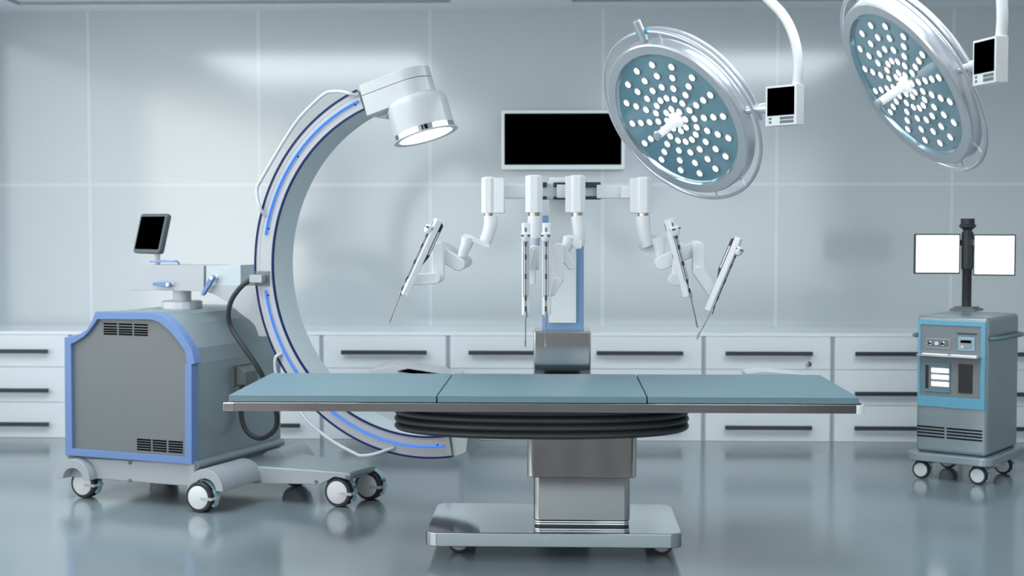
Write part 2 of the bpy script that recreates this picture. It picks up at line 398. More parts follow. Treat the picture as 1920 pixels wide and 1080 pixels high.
MB().prism(rrect(a+.001, b-.001, 6.831, 7.169, .03), zp+.009, zp+.017, 'z').build('column_collar', CHROME, table, bevel=.002, world=True)
MB().prism(rrect(a+.004, b-.004, 6.834, 7.166, .03), zp-.001, zp+.008, 'z').build('column_gasket', BLACKP, table, world=True)
a, b = WORLD.at(796.5, 1010, y=6.68).x, WORLD.at(1279.5, 1010, y=6.68).x; zq = WORLD.at(1040, 1027, y=6.68).z
MB().prism(rrect(a, b, 6.68, 7.40, .06, 10), zq, zp, 'z').build('base_plate', mat('base_steel', (.45, .485, .50), .09, metal=1.0), table, bevel=.005, world=True, seg=3)
for p in (862, 1240):
    for yy in (6.90, 7.24):
        q = WORLD.at(p, 1038, y=6.90)
        caster(table, q.x-T0.o.x, yy-T0.o.y-.02, .058, .04, 0, hood=False, brake=False, top=.09, face=CARML)
# far side arm board
P1, P2, P3 = WORLD.at(1400, 700, y=7.52), WORLD.at(1430, 696, y=7.52), WORLD.at(1500, 701.5, y=7.52)
MB().prism([(P1.x, P1.z-.05), (P1.x, P1.z), (P2.x, P2.z), (P3.x, P3.z), (P3.x, P3.z-.05)], 7.52, 7.72).build('arm_board', mat('arm_board_grey', (.55, .59, .60), .4), table, bevel=.003, world=True)

# ------------------------------------------------------------------ C-arm machine
A0 = Fr((-2.0751, 7.8892, 0), -20); CR = Thing('c_arm_x_ray_machine', 'grey mobile C-arm x-ray machine with blue trim and a large glowing ring', 'x-ray machine', A0)
def AP(L, y): return [xz(A0.at(p, q, y=y)) for p, q in L]
OUT = AP([(122,853.5),(120.5,633),(130,631.5),(150,626),(163,617.5),(172,602),(178.5,584.5),(284,586),(305,591),(327.5,608.7),(343.7,630),(358.7,654),(365,681.5),(359,683),(359.4,871)], -.035)
INN = AP([(135,841.5),(132.7,645),(140,642),(157,631.5),(166,622),(174,611),(182.5,598.7),(282.5,599.5),(299,605),(317.5,621),(333.7,640),(346,658.5),(350,682),(346.3,685),(346.3,857.5)], -.035)
MB().ringprism(OUT, INN, -.035, .03).build('blue_frame', FRAMEB, CR, bevel=.004)
MB().prism(INN, -.012, .02).build('front_panel', PANELG, CR)
BOD = AP([(125,860),(124,634),(150,628),(164,619),(174,603),(180,586),(284,587.5),(304,593),(326,610),(342,631),(356,655),(361,683),(361,871)], 0.0)
MB().prism(BOD, .0, .945).build('body', CARTG, CR, bevel=.004, ang=12)
def vent(xs, ys, sc, ox, oy, th=.0045, lab=None):
    mb = MB(); zs_ = [A0.at(ox+xs[0][0]/sc, oy+y/sc, y=-.013).z for y in ys]
    for a, b in xs:
        xa, xb = A0.at(ox+a/sc, oy+ys[2]/sc, y=-.013).x, A0.at(ox+b/sc, oy+ys[2]/sc, y=-.013).x
        for z in zs_: mb.box(xa, xb, -.014, -.006, z-th, z+th)
    mb.build('vent', VENTB, CR)
vent(((378, 477), (491, 592), (606, 708)), (187, 208, 228, 245, 263), 4, 100, 560)
vent(((471, 549), (559, 637), (648, 728)), (191, 205, 219, 233, 247), 3, 100, 760)
# plinth and side rails
zb = OUT[0][1]; zpl = A0.at(347, 911.5, y=0).z
xL, xR = BOD[0][0], BOD[-1][0]
MB().box(xL+.01, xR-.004, 0, .95, zpl, zb+.005).build('plinth', CARTL, CR, bevel=.006)
mb = MB()
for px, py in ((244, 867.5), (244, 901), (362.5, 876)):
    c_ = A0.at(px, py, y=-.001); mb.lathe([(.010, -.008), (.010, 0), (.006, 0)], c_, (0, 1, 0), 12)
mb.build('bolt', GREYM, CR)
MB().tube([(xR+.012, .01, .245), (xR+.012, .935, .245)], .024, 16).build('side_rail', CARTG, CR)
MB().box(xR-.02, xR+.02, -.015, .02, zpl+.03, .275).build('rail_end', CARTL, CR, bevel=.008)
# wheel arches (half drums) and outrigger legs
cx_ = A0.at(386, 919, y=-.06).x; cz_ = A0.at(388, 919, y=-.06).z; Ra = .118
arch = lambda cx, y0, y1, nm='wheel_arch': MB().prism([(cx-Ra, cz_)]+[(cx-Ra*math.cos(PI*k/24), cz_+Ra*1.0*math.sin(PI*k/24)) for k in range(1, 24)]+[(cx+Ra, cz_)]+[(cx+Ra*.60*math.cos(PI*k/16), cz_+Ra*.55*math.sin(PI*k/16)) for k in range(17)], y0, y1).build(nm, CARTL, CR, bevel=.004, ang=25)
arch(cx_, -.07, .34); arch(xL+.10, -.07, .30); arch(xL+.1, .62, .93); arch(cx_, .66, .96)
zl = .205
MB().prism([(.02, .30), (.12, .327), (.826, .325), (.85, .60), (.30, .80), (.02, .93)], zl-.035, zl, 'z').build('outrigger_top', CARTG, CR, bevel=.012, seg=3)
pz = lambda L: [xz(A0.at(p, q, y=.325)) for p, q in L]
MB().prism(pz([(444, 874), (470, 906), (601, 908), (614, 901), (628, 893), (655, 900), (657, 888)]), .323, .37).build('outrigger_side', CARTL, CR, bevel=.003)
mb = MB()
for px, py in ((476.5, 900.5), (593, 903), (651, 894.5)):
    c_ = A0.at(px, py, y=.322); mb.lathe([(.010, -.008), (.010, 0)], c_, (0, 1, 0), 6)
mb.build('bolt', GREYM, CR)
MB().box(.68, .83, .36, .60, .160, .172).build('outrigger_end', CARTG, CR, bevel=.006)
caster(CR, .098, -.045, .085, .08, 0, top=.2)
caster(CR, .74, .375, .085, .075, 0, top=.18)
caster(CR, .80, .62, .085, .075, 0, top=.18)
caster(CR, .185, .83, .085, .075, 0, top=.2)
caster(CR, xL+.1, .05, .085, .075, 0, top=.2); caster(CR, xL+.1, .80, .085, .075, 0, top=.2)
# swivel column on top of the body
zt = BOD[6][1]; sc_ = A0.at(338, 577, z=zt)
sx, sy = sc_.x, sc_.y+.02
MB().lathe([(.122, 0), (.122, .038), (.116, .044)], (sx, sy, zt-.002), n=18).build('swivel_base', WHITE, CR, ang=10)
zh = A0.at(338, 545, y=sy-.13).z
MB().lathe([(.055, 0), (.055, zh-zt+.01)], (sx, sy, zt), n=20).build('swivel_post', WHITE, CR, ang=14)
yb0, yb1 = sy-.15, sy+.13
hp = lambda L, y: [xz(A0.at(p, q, y=y)) for p, q in L]
MB().prism(hp([(245, 544), (245, 526.5), (257.5, 526.5), (264, 497), (382, 498), (381.5, 546)], yb0), yb0, yb1).build('control_head', CARML, CR, bevel=.002)
MB().prism(hp([(383.8, 498.5), (449, 497), (449, 535.5), (416, 535), (383.5, 547)], yb0), yb0+.012, yb1).build('control_head_end', mat('head_end_reflection', (.48, .55, .57), .3), CR, bevel=.002)  # lighter bluish grey: a reflection on this face put into its colour
BRK = hp([(384, 535), (418, 534), (448, 536), (482, 537), (500, 600), (503, 631), (485, 631), (477, 610), (467, 600), (450, 588), (425, 566), (402, 552), (384, 547)], yb0+.0)
MB().prism(BRK, yb0+.004, yb1-.02).build('ring_bracket', CARML, CR, bevel=.002, ang=25)
# levers
def lever(p0, p1, w0):
    a, b = A0.at(*p0, y=yb0-.03), A0.at(*p1, y=yb0-.03)
    o = MB().bar(xz(a), xz(b), w0, yb0-.045, yb0-.02, hw1=w0*.6).build('lever', FRAMEB, CR, bevel=.003)
    MB().cyl((a.x, yb0+.01, a.z), (a.x, yb0-.05, a.z), .0125, 20).build('lever_cap', WHITE2, o, bevel=.002)
lever((317, 533.5), (291, 532.5), .016); lever((399, 521), (382, 551), .016)
# grab handle on top
h0, h1 = A0.at(292, 490, y=sy-.02), A0.at(338, 490, y=sy-.02)
MB().tube(smooth_path([(h0.x, sy-.06, h0.z), (h0.x+.02, sy-.09, h0.z+.003), (h1.x-.02, sy-.09, h1.z+.003), (h1.x, sy-.05, h1.z), (h1.x, sy-.03, h1.z-.02)]), .007).build('grab_handle', mat('blue_handle', (.30, .45, .72), .35), CR)
# small display on a short pole
p0 = A0.at(295, 497, y=sy-.02); p1 = A0.at(297, 468, y=sy-.02)
MB().cyl((p0.x, sy-.02, p0.z-.02), (p0.x, sy-.02, p1.z), .018, 24).build('display_post', WHITE, CR)
dc = A0.at(284, 438, y=sy-.06)
MD = Matrix.Translation(dc) @ Matrix.Rotation(math.radians(-24), 4, 'Z') @ Matrix.Rotation(math.radians(-14), 4, 'X')
o = MB().prism(rrect(-.158, .158, -.123, .123, .022), -.012, .022).xf(MD).build('display', SLATE, CR, bevel=.008, seg=3)
MB().prism(rrect(-.137, .137, -.100, .103, .006), -.0135, -.011).xf(MD).build('screen', BLACK, o)
# the ring
RC, RO, RI, YR0, YR1 = (1.282, 1.3684), 1.045, .930, .30, .52
A_0, A_1 = math.radians(111.5), math.radians(280.4)
def arcp(R, a0, a1, n, y): return [(RC[0]+R*math.cos(a0+(a1-a0)*k/n), y, RC[1]+R*math.sin(a0+(a1-a0)*k/n)) for k in range(n+1)]
def arcbar(R0, R1, y0, y1, a0, a1, n=90):
    mb = MB(); L = []
    for k in range(n+1):
        a = a0+(a1-a0)*k/n; c_, s_ = math.cos(a), math.sin(a)
        L.append([mb.b.verts.new((RC[0]+R*c_, y, RC[1]+R*s_)) for R, y in ((R0, y0), (R1, y0), (R1, y1), (R0, y1))])
    for A, B in zip(L, L[1:]):
        for q in range(4): mb.face([A[q], A[(q+1)%4], B[(q+1)%4], B[q]])
    mb.face(L[0]); mb.face(L[-1][::-1]); return mb
ring = arcbar(RI, RO, YR0, YR1, A_0, A_1).build('ring', CARML, CR, bevel=.002)
arcbar(RI-.003, RI+.002, YR0+.01, YR1-.004, A_0, A_1).build('ring_inner_liner', CARMI, ring)
arcbar(RI-.004, RI+.006, YR0-.006, YR0+.006, A_0, A_1).build('edge_tube', NAVY, ring)
arcbar(RO-.005, RO+.005, YR0-.006, YR0+.006, A_0, A_1).build('edge_tube', NAVY, ring)
arcbar(RO-.027, RO-.022, YR0-.002, YR0+.002, A_0, math.radians(200)).build('seam_strip', mat('seam_grey', (.45, .47, .49), .4), ring)
for a, b in ((A_0+.01, math.radians(170)), (math.radians(188.4), math.radians(278.3))):
    mb = MB().tube(arcp(.984, a, b, 60, YR0-.012), .0058, 10)
    led = mb.build('led_strip', LED, ring)
    mb = MB()
    for aa in (a+.03, (a+b)/2, b-.04):
        mb.tube([(RC[0]+.984*math.cos(aa), YR0-.012, RC[1]+.984*math.sin(aa)), (RC[0]+.972*math.cos(aa), YR0+.002, RC[1]+.972*math.sin(aa))], .004, 8)
    mb.build('led_clip', NAVY, led)
def rail(L, y=.27):
    P = [A0.at(p, q, y=y) for p, q in L]; P[0].y = YR0; P[-1].y = YR0
    MB().tube(smooth_path(P, 6), .0095, 12).build('handle_rail', RAILW, ring)
rail([(665, 178.5), (655, 175.5), (642, 172), (628, 171.5), (615, 173), (606, 178), (590, 192), (561, 222), (535, 260), (505, 310), (488, 340), (482, 352), (483, 372), (488, 392), (492.5, 404)])
rail([(523, 664), (517, 670), (516, 690), (522, 712), (545, 752), (558, 767), (585, 797), (625, 828), (665, 850), (678, 854.5), (700, 852), (722, 845), (735, 841)])
# tube head at the top end of the ring
TL, BL, TT, TB = (Vector(xz(A0.at(*p, y=.28))) for p in ((671.5, 160), (686, 217.5), (740, 134), (753.7, 190)))
ux = (TT-TL).normalized(); dn = (BL-TL)-ux*((BL-TL).dot(ux)); hgt = dn.length; dn.normalize()
Lb = (TT-TL).length
YC = .41; RB = .125
def head_prism(h0, h1, grow=0.0):
    pts = [(-.0, -RB), ] ; poly = [(0, -RB-grow)] + [(Lb+.015+(RB+grow)*math.sin(PI*k/20), -(RB+grow)*math.cos(PI*k/20)) for k in range(21)] + [(0, RB+grow)]
    mb = MB(); V = []
    for h in (h0, h1): V.append([mb.b.verts.new((TL.x+ux.x*p+dn.x*h, YC+q, TL.y+ux.y*p+dn.y*h)) for p, q in poly])
    n = len(poly); mb.face(V[0][::-1]); mb.face(V[1])
    for k in range(n): mb.face([V[0][k], V[0][(k+1)%n], V[1][(k+1)%n], V[1][k]])
    return mb
head = head_prism(.062, hgt).build('tube_head', HEADW, CR, bevel=.003, ang=12)
head_prism(0, .060).build('tube_head_lid', HEADW, head, bevel=.003, ang=12)
dcn = A0.at(798.7, 255, y=YC); th = math.radians(17.5)
axd = Vector((math.sin(th), 0, -math.cos(th)))
top_ = Vector(dcn)-axd*.205
drum = MB().lathe([(.02, -.03), (.12, -.02), (.157, 0), (.165, .012), (.170, .03), (.170, .170)], top_, axd, 64).build('collimator_drum', HEADW, CR)
MB().lathe([(.171, 0), (.174, .003), (.174, .032), (.171, .036), (.150, .036), (.150, .01)], top_+axd*.170, axd, 64, cap=False).build('chrome_band', CHROME, drum)
MB().lathe([(.182, 0), (.182, .005), (.160, .005), (.160, 0), (.182, 0)], top_+axd*.203, axd, 64, cap=False).build('rim', HEADW, drum)
MB().lathe([(.158, 0), (.158, .003)], top_+axd*.2, axd, 64).build('light_disc', EMITW, drum)
# neck between head underside and the ring
MB().prism(hp([(686, 214), (715, 222), (731, 223), (745, 200), (735, 190)], .45), .40, .54).build('neck', CARMI, CR, bevel=.003)
# detector block at the lower end
MB().prism(hp([(846, 818), (879, 812), (875, 848), (850, 858)], .32), .315, .50).build('detector_block', CARMI, CR, bevel=.004)
# connector, plug and hose
cn = A0.at(493, 522, y=YR0)
con = MB().box(cn.x-.05, cn.x+.045, YR0-.006, YR0+.002, cn.z-.044, cn.z+.042).build('connector_plate', GREYM, CR, bevel=.002)
MB().box(cn.x-.055, cn.x+.03, YR0-.06, YR0-.006, cn.z-.025, cn.z+.022).build('connector_body', mat('connector_light', (.30, .34, .36), .3, metal=.4), con, bevel=.005)
pl = A0.at(452, 703, x=xR)
plug = MB().box(xR, xR+.012, pl.y-.10, pl.y+.09, pl.z-.063, pl.z+.063).build('plug_plate', GREYM, CR, bevel=.003)
MB().prism([(xR+.012, pl.z-.055), (xR+.012, pl.z+.055), (xR+.035, pl.z+.055), (xR+.075, pl.z+.025), (xR+.075, pl.z-.048)], pl.y-.07, pl.y+.07).build('plug_body', GREYM, plug, bevel=.005)
yh = YR0-.03; HP = []
for px, py, y_ in ((480, 522, yh), (466, 527, yh), (450, 540, yh-.02), (434, 563, yh-.03), (428, 590, yh-.02), (434, 615, yh), (455, 648, .26), (480, 684, .28), (497, 715, .32), (511, 750, .35), (519, 780, .38), (515, 806, .42), (490, 822, .45), (466, 812, .45), (454, 788, .45), (452.5, 755, .45), (453.5, 725, .45), (455, 714, .45)):
    HP.append(A0.at(px, py, y=y_))
MB().tube(smooth_path(HP, 6), .0145, 14).build('hose', HOSE, CR)

# ------------------------------------------------------------------ surgical robot
YRb = 7.85; RB0 = Fr((WORLD.at(1054, 700, y=YRb).x, YRb, 0)); RBT = Thing('surgical_robot', 'white multi-armed surgical robot on a steel pedestal behind the table', 'surgical robot', RB0)
W_ = lambda px, py, y: WORLD.at(px, py, y=y)
a, b = W_(1000.5, 650, 7.75), W_(1108, 650, 7.75)
zt_ = W_(1050, 621.5, 7.75).z
MB().prism(rrect(a.x, b.x, 7.75, 8.07, .012), 0.03, zt_, 'z').build('pedestal', STEEL, RBT, bevel=.006, world=True, seg=3)
MB().prism(rrect(a.x+.01, b.x-.01, 7.74, 8.25, .03), 0.0, .03, 'z').build('pedestal_foot', DARK, RBT, world=True)
a, b = W_(1016.5, 612, 7.9), W_(1094.5, 612, 7.9); zc1 = W_(1050, 404, 7.9).z; zc2 = W_(1050, 340, 7.9).z
MB().box(a.x, b.x, 7.9, 8.01, zt_-.005, zc1).build('column', BLUEC, RBT, bevel=.004, world=True)
c_, d_ = W_(1028.5, 605.5, 7.88), W_(1081, 374, 7.88)
MB().box(c_.x, d_.x, 7.87, 7.9, c_.z, zc2).build('column_cover', ROBOTW, RBT, bevel=.004, world=True)
e_ = W_(1030, 345, 7.85), W_(1064, 333.5, 7.85)
MB().box(e_[0].x, W_(1100, 340, 7.85).x, 7.78, 7.99, W_(1050, 372, 7.85).z, e_[1].z).build('column_head', ROBOTW, RBT, bevel=.006, world=True)
def wbox(p, q, y0, y1, name, m, bev=.004, parent=None):
    a, b = W_(*p, y0), W_(*q, y0)
    return MB().box(a.x, b.x, y0, y1, b.z, a.z).build(name, m, parent or RBT, bevel=bev, world=True, root=RBT)
wbox((1006, 343.5), (1128, 374), 7.775, 7.84, 'rail_block', mat('rail_pale', (.50, .57, .60), .35))
for p, q in (((1014, 341.5), (1025, 351)), ((1014, 368), (1025, 374)), ((1037.5, 342), (1062, 351)), ((1037.5, 368.5), (1062, 374)), ((1092, 341.5), (1126, 351)), ((1092, 368), (1126, 374))):
    wbox(p, q, 7.755, 7.8, 'rail_bracket', BLACKP, .004)
wbox((938, 346), (985, 372), 7.69, 7.77, 'cross_bar', ROBOTW)
wbox((1044, 346), (1066, 371), 7.68, 7.75, 'cross_bar', ROBOTW)
wbox((1119, 346.5), (1170, 372), 7.71, 7.77, 'cross_bar', ROBOTW)
wbox((1165, 347), (1193, 371.5), 7.59, 7.75, 'cross_bar', ROBOTW)

def shoulder(px0, px1, top, bot, yc, boxpx=None, n=8):
    """faceted upright motor housing, with a flat rear housing beside it"""
    a, b = W_(px0, top, yc), W_(px1, top, yc); r = (b.x-a.x)/2; cx = (a.x+b.x)/2; z1, z0 = a.z, W_(px0, bot, yc).z
    mb = MB().lathe([(r*1.02, 0), (r*1.02, z1-z0-.008), (r*.62, z1-z0)], (cx, yc, z0), n=n, e=(math.cos(PI/n), math.sin(PI/n), 0))
    o = mb.build('shoulder_housing', ROBOTW, RBT, bevel=.003, world=True, ang=20)
    if boxpx:
        c, d = W_(boxpx[0], top+2.5, yc), W_(boxpx[1], bot, yc)
        MB().box(c.x, d.x, yc-.03, yc+.10, d.z, c.z).build('rear_housing', ROBOTW, o, bevel=.004, world=True, root=RBT)
    MB().lathe([(r*.62, 0), (r*.62, .022)], (cx, yc, z0-.022), n=28).build('collar', mat('collar_metal', (.42, .39, .34), .18, metal=1), o, world=True, root=RBT)
    return o, cx, z0-.02
S = {}
S[1] = shoulder(902, 929, 331.5, 399.5, 7.57, (925, 945.5))
S[2] = shoulder(984, 1018.5, 328, 398.5, 7.53)
S[3] = shoulder(1065, 1098.5, 328, 398.5, 7.53, (1060, 1080))
S[4] = shoulder(1189, 1223, 331.5, 399.5, 7.57, (1181.5, 1200))
def vtube(L, y, rr, nm='arm_tube', par=None, n=24):
    P = [W_(p, q, y if not isinstance(y, (list, tuple)) else y[i]) for i, (p, q) in enumerate(L)]
    P = smooth_path(P, 5); R = []
    for i in range(len(P)):
        t = i/(len(P)-1)*(len(rr)-1); k = min(int(t), len(rr)-2); R.append(rr[k]+(rr[k+1]-rr[k])*(t-k))
    return MB().tube(P, R, n).build(nm, ROBOTW, par or RBT, world=True, root=RBT)
def link(p0, p1, hw, y0, y1, nm='arm_link', hw1=None, par=None, m=None):
    a, b = W_(*p0, (y0+y1)/2), W_(*p1, (y0+y1)/2)
    return MB().bar(xz(a), xz(b), hw, y0, y1, hw1=hw1).build(nm, m or ROBOTW, par or RBT, bevel=.006, world=True, root=RBT, seg=3)
# arm one (left)
a1 = vtube([(920, 405), (920, 422), (915, 440), (908, 458)], 7.55, [.036, .036, .034, .034])
o = S[1][0]
def plate(L, y0, y1, nm='arm_plate', m=None):
    P = [xz(W_(p, q, (y0+y1)/2)) for p, q in L]
    return MB().prism(P, y0, y1).build(nm, m or ROBOTW, RBT, bevel=.003, world=True)
plate([(868, 441), (874, 438.5), (884, 441), (919, 459), (920, 464.5), (912, 464.5), (870, 446)], 7.47, 7.59)
vtube([(877, 446), (875, 458), (870, 470), (866, 482)], 7.49, [.034, .031, .027, .024])
link((867, 493), (822, 465), .034, 7.37, 8)
link((822, 466), (822, 519), .031, 7.29, 7.37)
link((816, 522), (778, 524), .028, 7.25, 7.31, hw1=.030)
# arm two (centre left)
vtube([(1002, 405), (1002, 420), (1002, 440), (1002, 446)], 7.51, [.036, .036, .034, .034])
vtube([(1003, 446), (1003, 456), (1004, 462)], 8, [.030, .027, .024])
link((1004, 466), (1008, 503), .017, 7.35, 7.43, hw1=.009)
link((1000, 466), (999, 530), .019, 7.29, 7.35, hw1=.013)
link((996, 470), (988, 500), .02, 7.23, 7.29)
# arm three (centre right)
vtube([(1082, 405), (1084, 420), (1086, 440), (1087, 462)], 7.51, [.034, .034, .032, .026])
plate([(1057, 443), (1064, 440), (1074, 441), (1092, 452), (1090, 466), (1080, 467)], 7.41, 7.51)
vtube([(1067, 445), (1064, 458), (1060, 470), (1056, 478)], 7.43, [.031, .029, .026, .022])
link((1052, 468), (1071, 498), .030, 7.31, 7.39, hw1=.022)
link((1048, 464), (1052, 526), .024, 7.23, 7.31, hw1=.013)
link((1045, 528), (1036, 550), .022, 7.17, 7.25, hw1=.013)
# arm four (right)
vtube([(1205, 405), (1206, 422), (1208, 440), (1215, 462)], 7.55, [.038, .038, .036, .034])
plate([(1201, 463), (1218, 446), (1230, 440), (1243, 440.5), (1250, 446), (1238, 455), (1217, 471), (1204, 470)], 8, 7.57)
vtube([(1234, 445), (1236, 456), (1237, 468), (1236, 482)], 7.47, [.035, .032, .026, .018])
link((1240, 493), (1306, 464), .037, 7.41, 7.47)
link((1309, 465), (1309, 508), .031, 7.35, 7.41)
link((1310, 510), (1336, 547), .030, 7.31, 7.37)
link((1274, 462), (1265, 520), .020, 7.31, 7.39)
link((1263, 524), (1280, 526), .029, 7.27, 7.33)

def instrument(top, bot, tip, f2, wpx, Y, side='front', label=None):
    """slim rail: axis from top to bot, needle on the face that looks along f"""
    T, B, E = W_(*top, Y), W_(*bot, Y), W_(*tip, Y)
    t = (B-T).normalized(); L = (B-T).length; f = (f2 - t*f2.dot(t)).normalized(); s = t.cross(f)
    M = Matrix((s, f, t)).transposed().to_4x4(); M.translation = T
    hw = wpx/F_PX*Y/2
    ins = MB().prism([(-hw, -hw*.95), (hw, -hw*.95), (hw, hw*.55), (hw*.45, hw*.9), (-hw*.45, hw*.9), (-hw, hw*.55)], 0, L, 'z')
    # chamfered foot
    ins = ins.xf(M).build('instrument_arm', ROBOTW, RBT, bevel=.004, world=True)
    def sub(mb, nm, m, bev=0): return mb.xf(M).build(nm, m, ins, bevel=bev, world=True, root=RBT)
    mb = MB()
    for sx in (-1, 1): mb.box(sx*hw*.55-.0012, sx*hw*.55+.0012, hw*.6, hw*.93, L*.18, L*.80)
    mb.box(-hw*.28, hw*.28, hw*.7, hw*.93, L*.05, L*.13)
    sub(mb, 'groove', mat('groove_grey', (.16, .18, .2), .5))
    mb = MB()
    for q in (.20, .34, .55, .78, .90): mb.box(-hw*.22, hw*.22, hw*.8, hw*1.18, L*q, L*(q+.055))
    sub(mb, 'slider_block', BLACKP)
    sub(MB().cyl((0, hw*1.0, L*.15), (0, hw*1.0, L*.86), .0032, 10), 'drive_rod', GREYM)
    # black rear slide with a pale slot, tapered at its lower end
    r = MB().prism([(-hw*.95, L*.02), (-hw*1.75, L*.05), (-hw*1.75, L*.46), (-hw*.95, L*.60)], -hw*.55, hw*.55, 'x')
    sub(r, 'rear_slide', BLACKP)
    mb = MB()
    for sx in (-1, 1): mb.box(sx*hw*.56-.002, sx*hw*.56+.002, -hw*1.55, -hw*1.2, L*.14, L*.44)
    sub(mb, 'slide_slot', ROBOTW)
    cl = MB().lathe([(.002, -.001), (hw*1.15, .004), (hw*1.15, hw*1.4), (hw*.8, hw*2.2), (hw*.3, hw*2.4)], (0, hw*1.2, L*.10), (0, 0, 1), 20)
    cl.box(-hw*1.0, hw*1.0, 0, hw*1.3, L*.10, L*.125)
    sub(cl, 'clamp', ROBOTW, .002)
    sub(MB().box(-hw*1.06, hw*1.06, hw*.55, hw*2.25, L*.128, L*.146), 'clamp_band', BLACKP)
    # needle
    e = M.inverted() @ E
    nd = MB().cyl((0, hw*1.0, L*.86), (e.x, e.y, e.z), .0032, 10)
    nd.cyl((0, hw*1.0, L*.955), (0, hw*1.0, L*1.02), .008, 12)
    nd.cyl((e.x, e.y, e.z-.035), (e.x, e.y, e.z), .0048, 10)
    sub(nd, 'needle', mat('needle_steel', (.30, .33, .35), .3, metal=.8))
    return ins
X_, Y_ = Vector((1, 0, 0)), Vector((0, -1, 0))
instrument((822, 411), (757, 553), (729.5, 604), (-X_*.95+Y_*.32), 15, 7.21)
instrument((986, 418), (986, 591), (985, 651), Y_, 15.5, 7.15)
instrument((1025, 418), (1024.5, 591), (1023, 651), (Y_+X_*-.12), 15.5, 7.13)
instrument((1255, 411), (1291, 556), (1308, 614), (Y_*.86+X_*.5), 15.5, 7.21)
instrument((1386, 446), (1328, 583), (1306, 635.5), (X_*.96+Y_*.28), 14.5, 7.25)

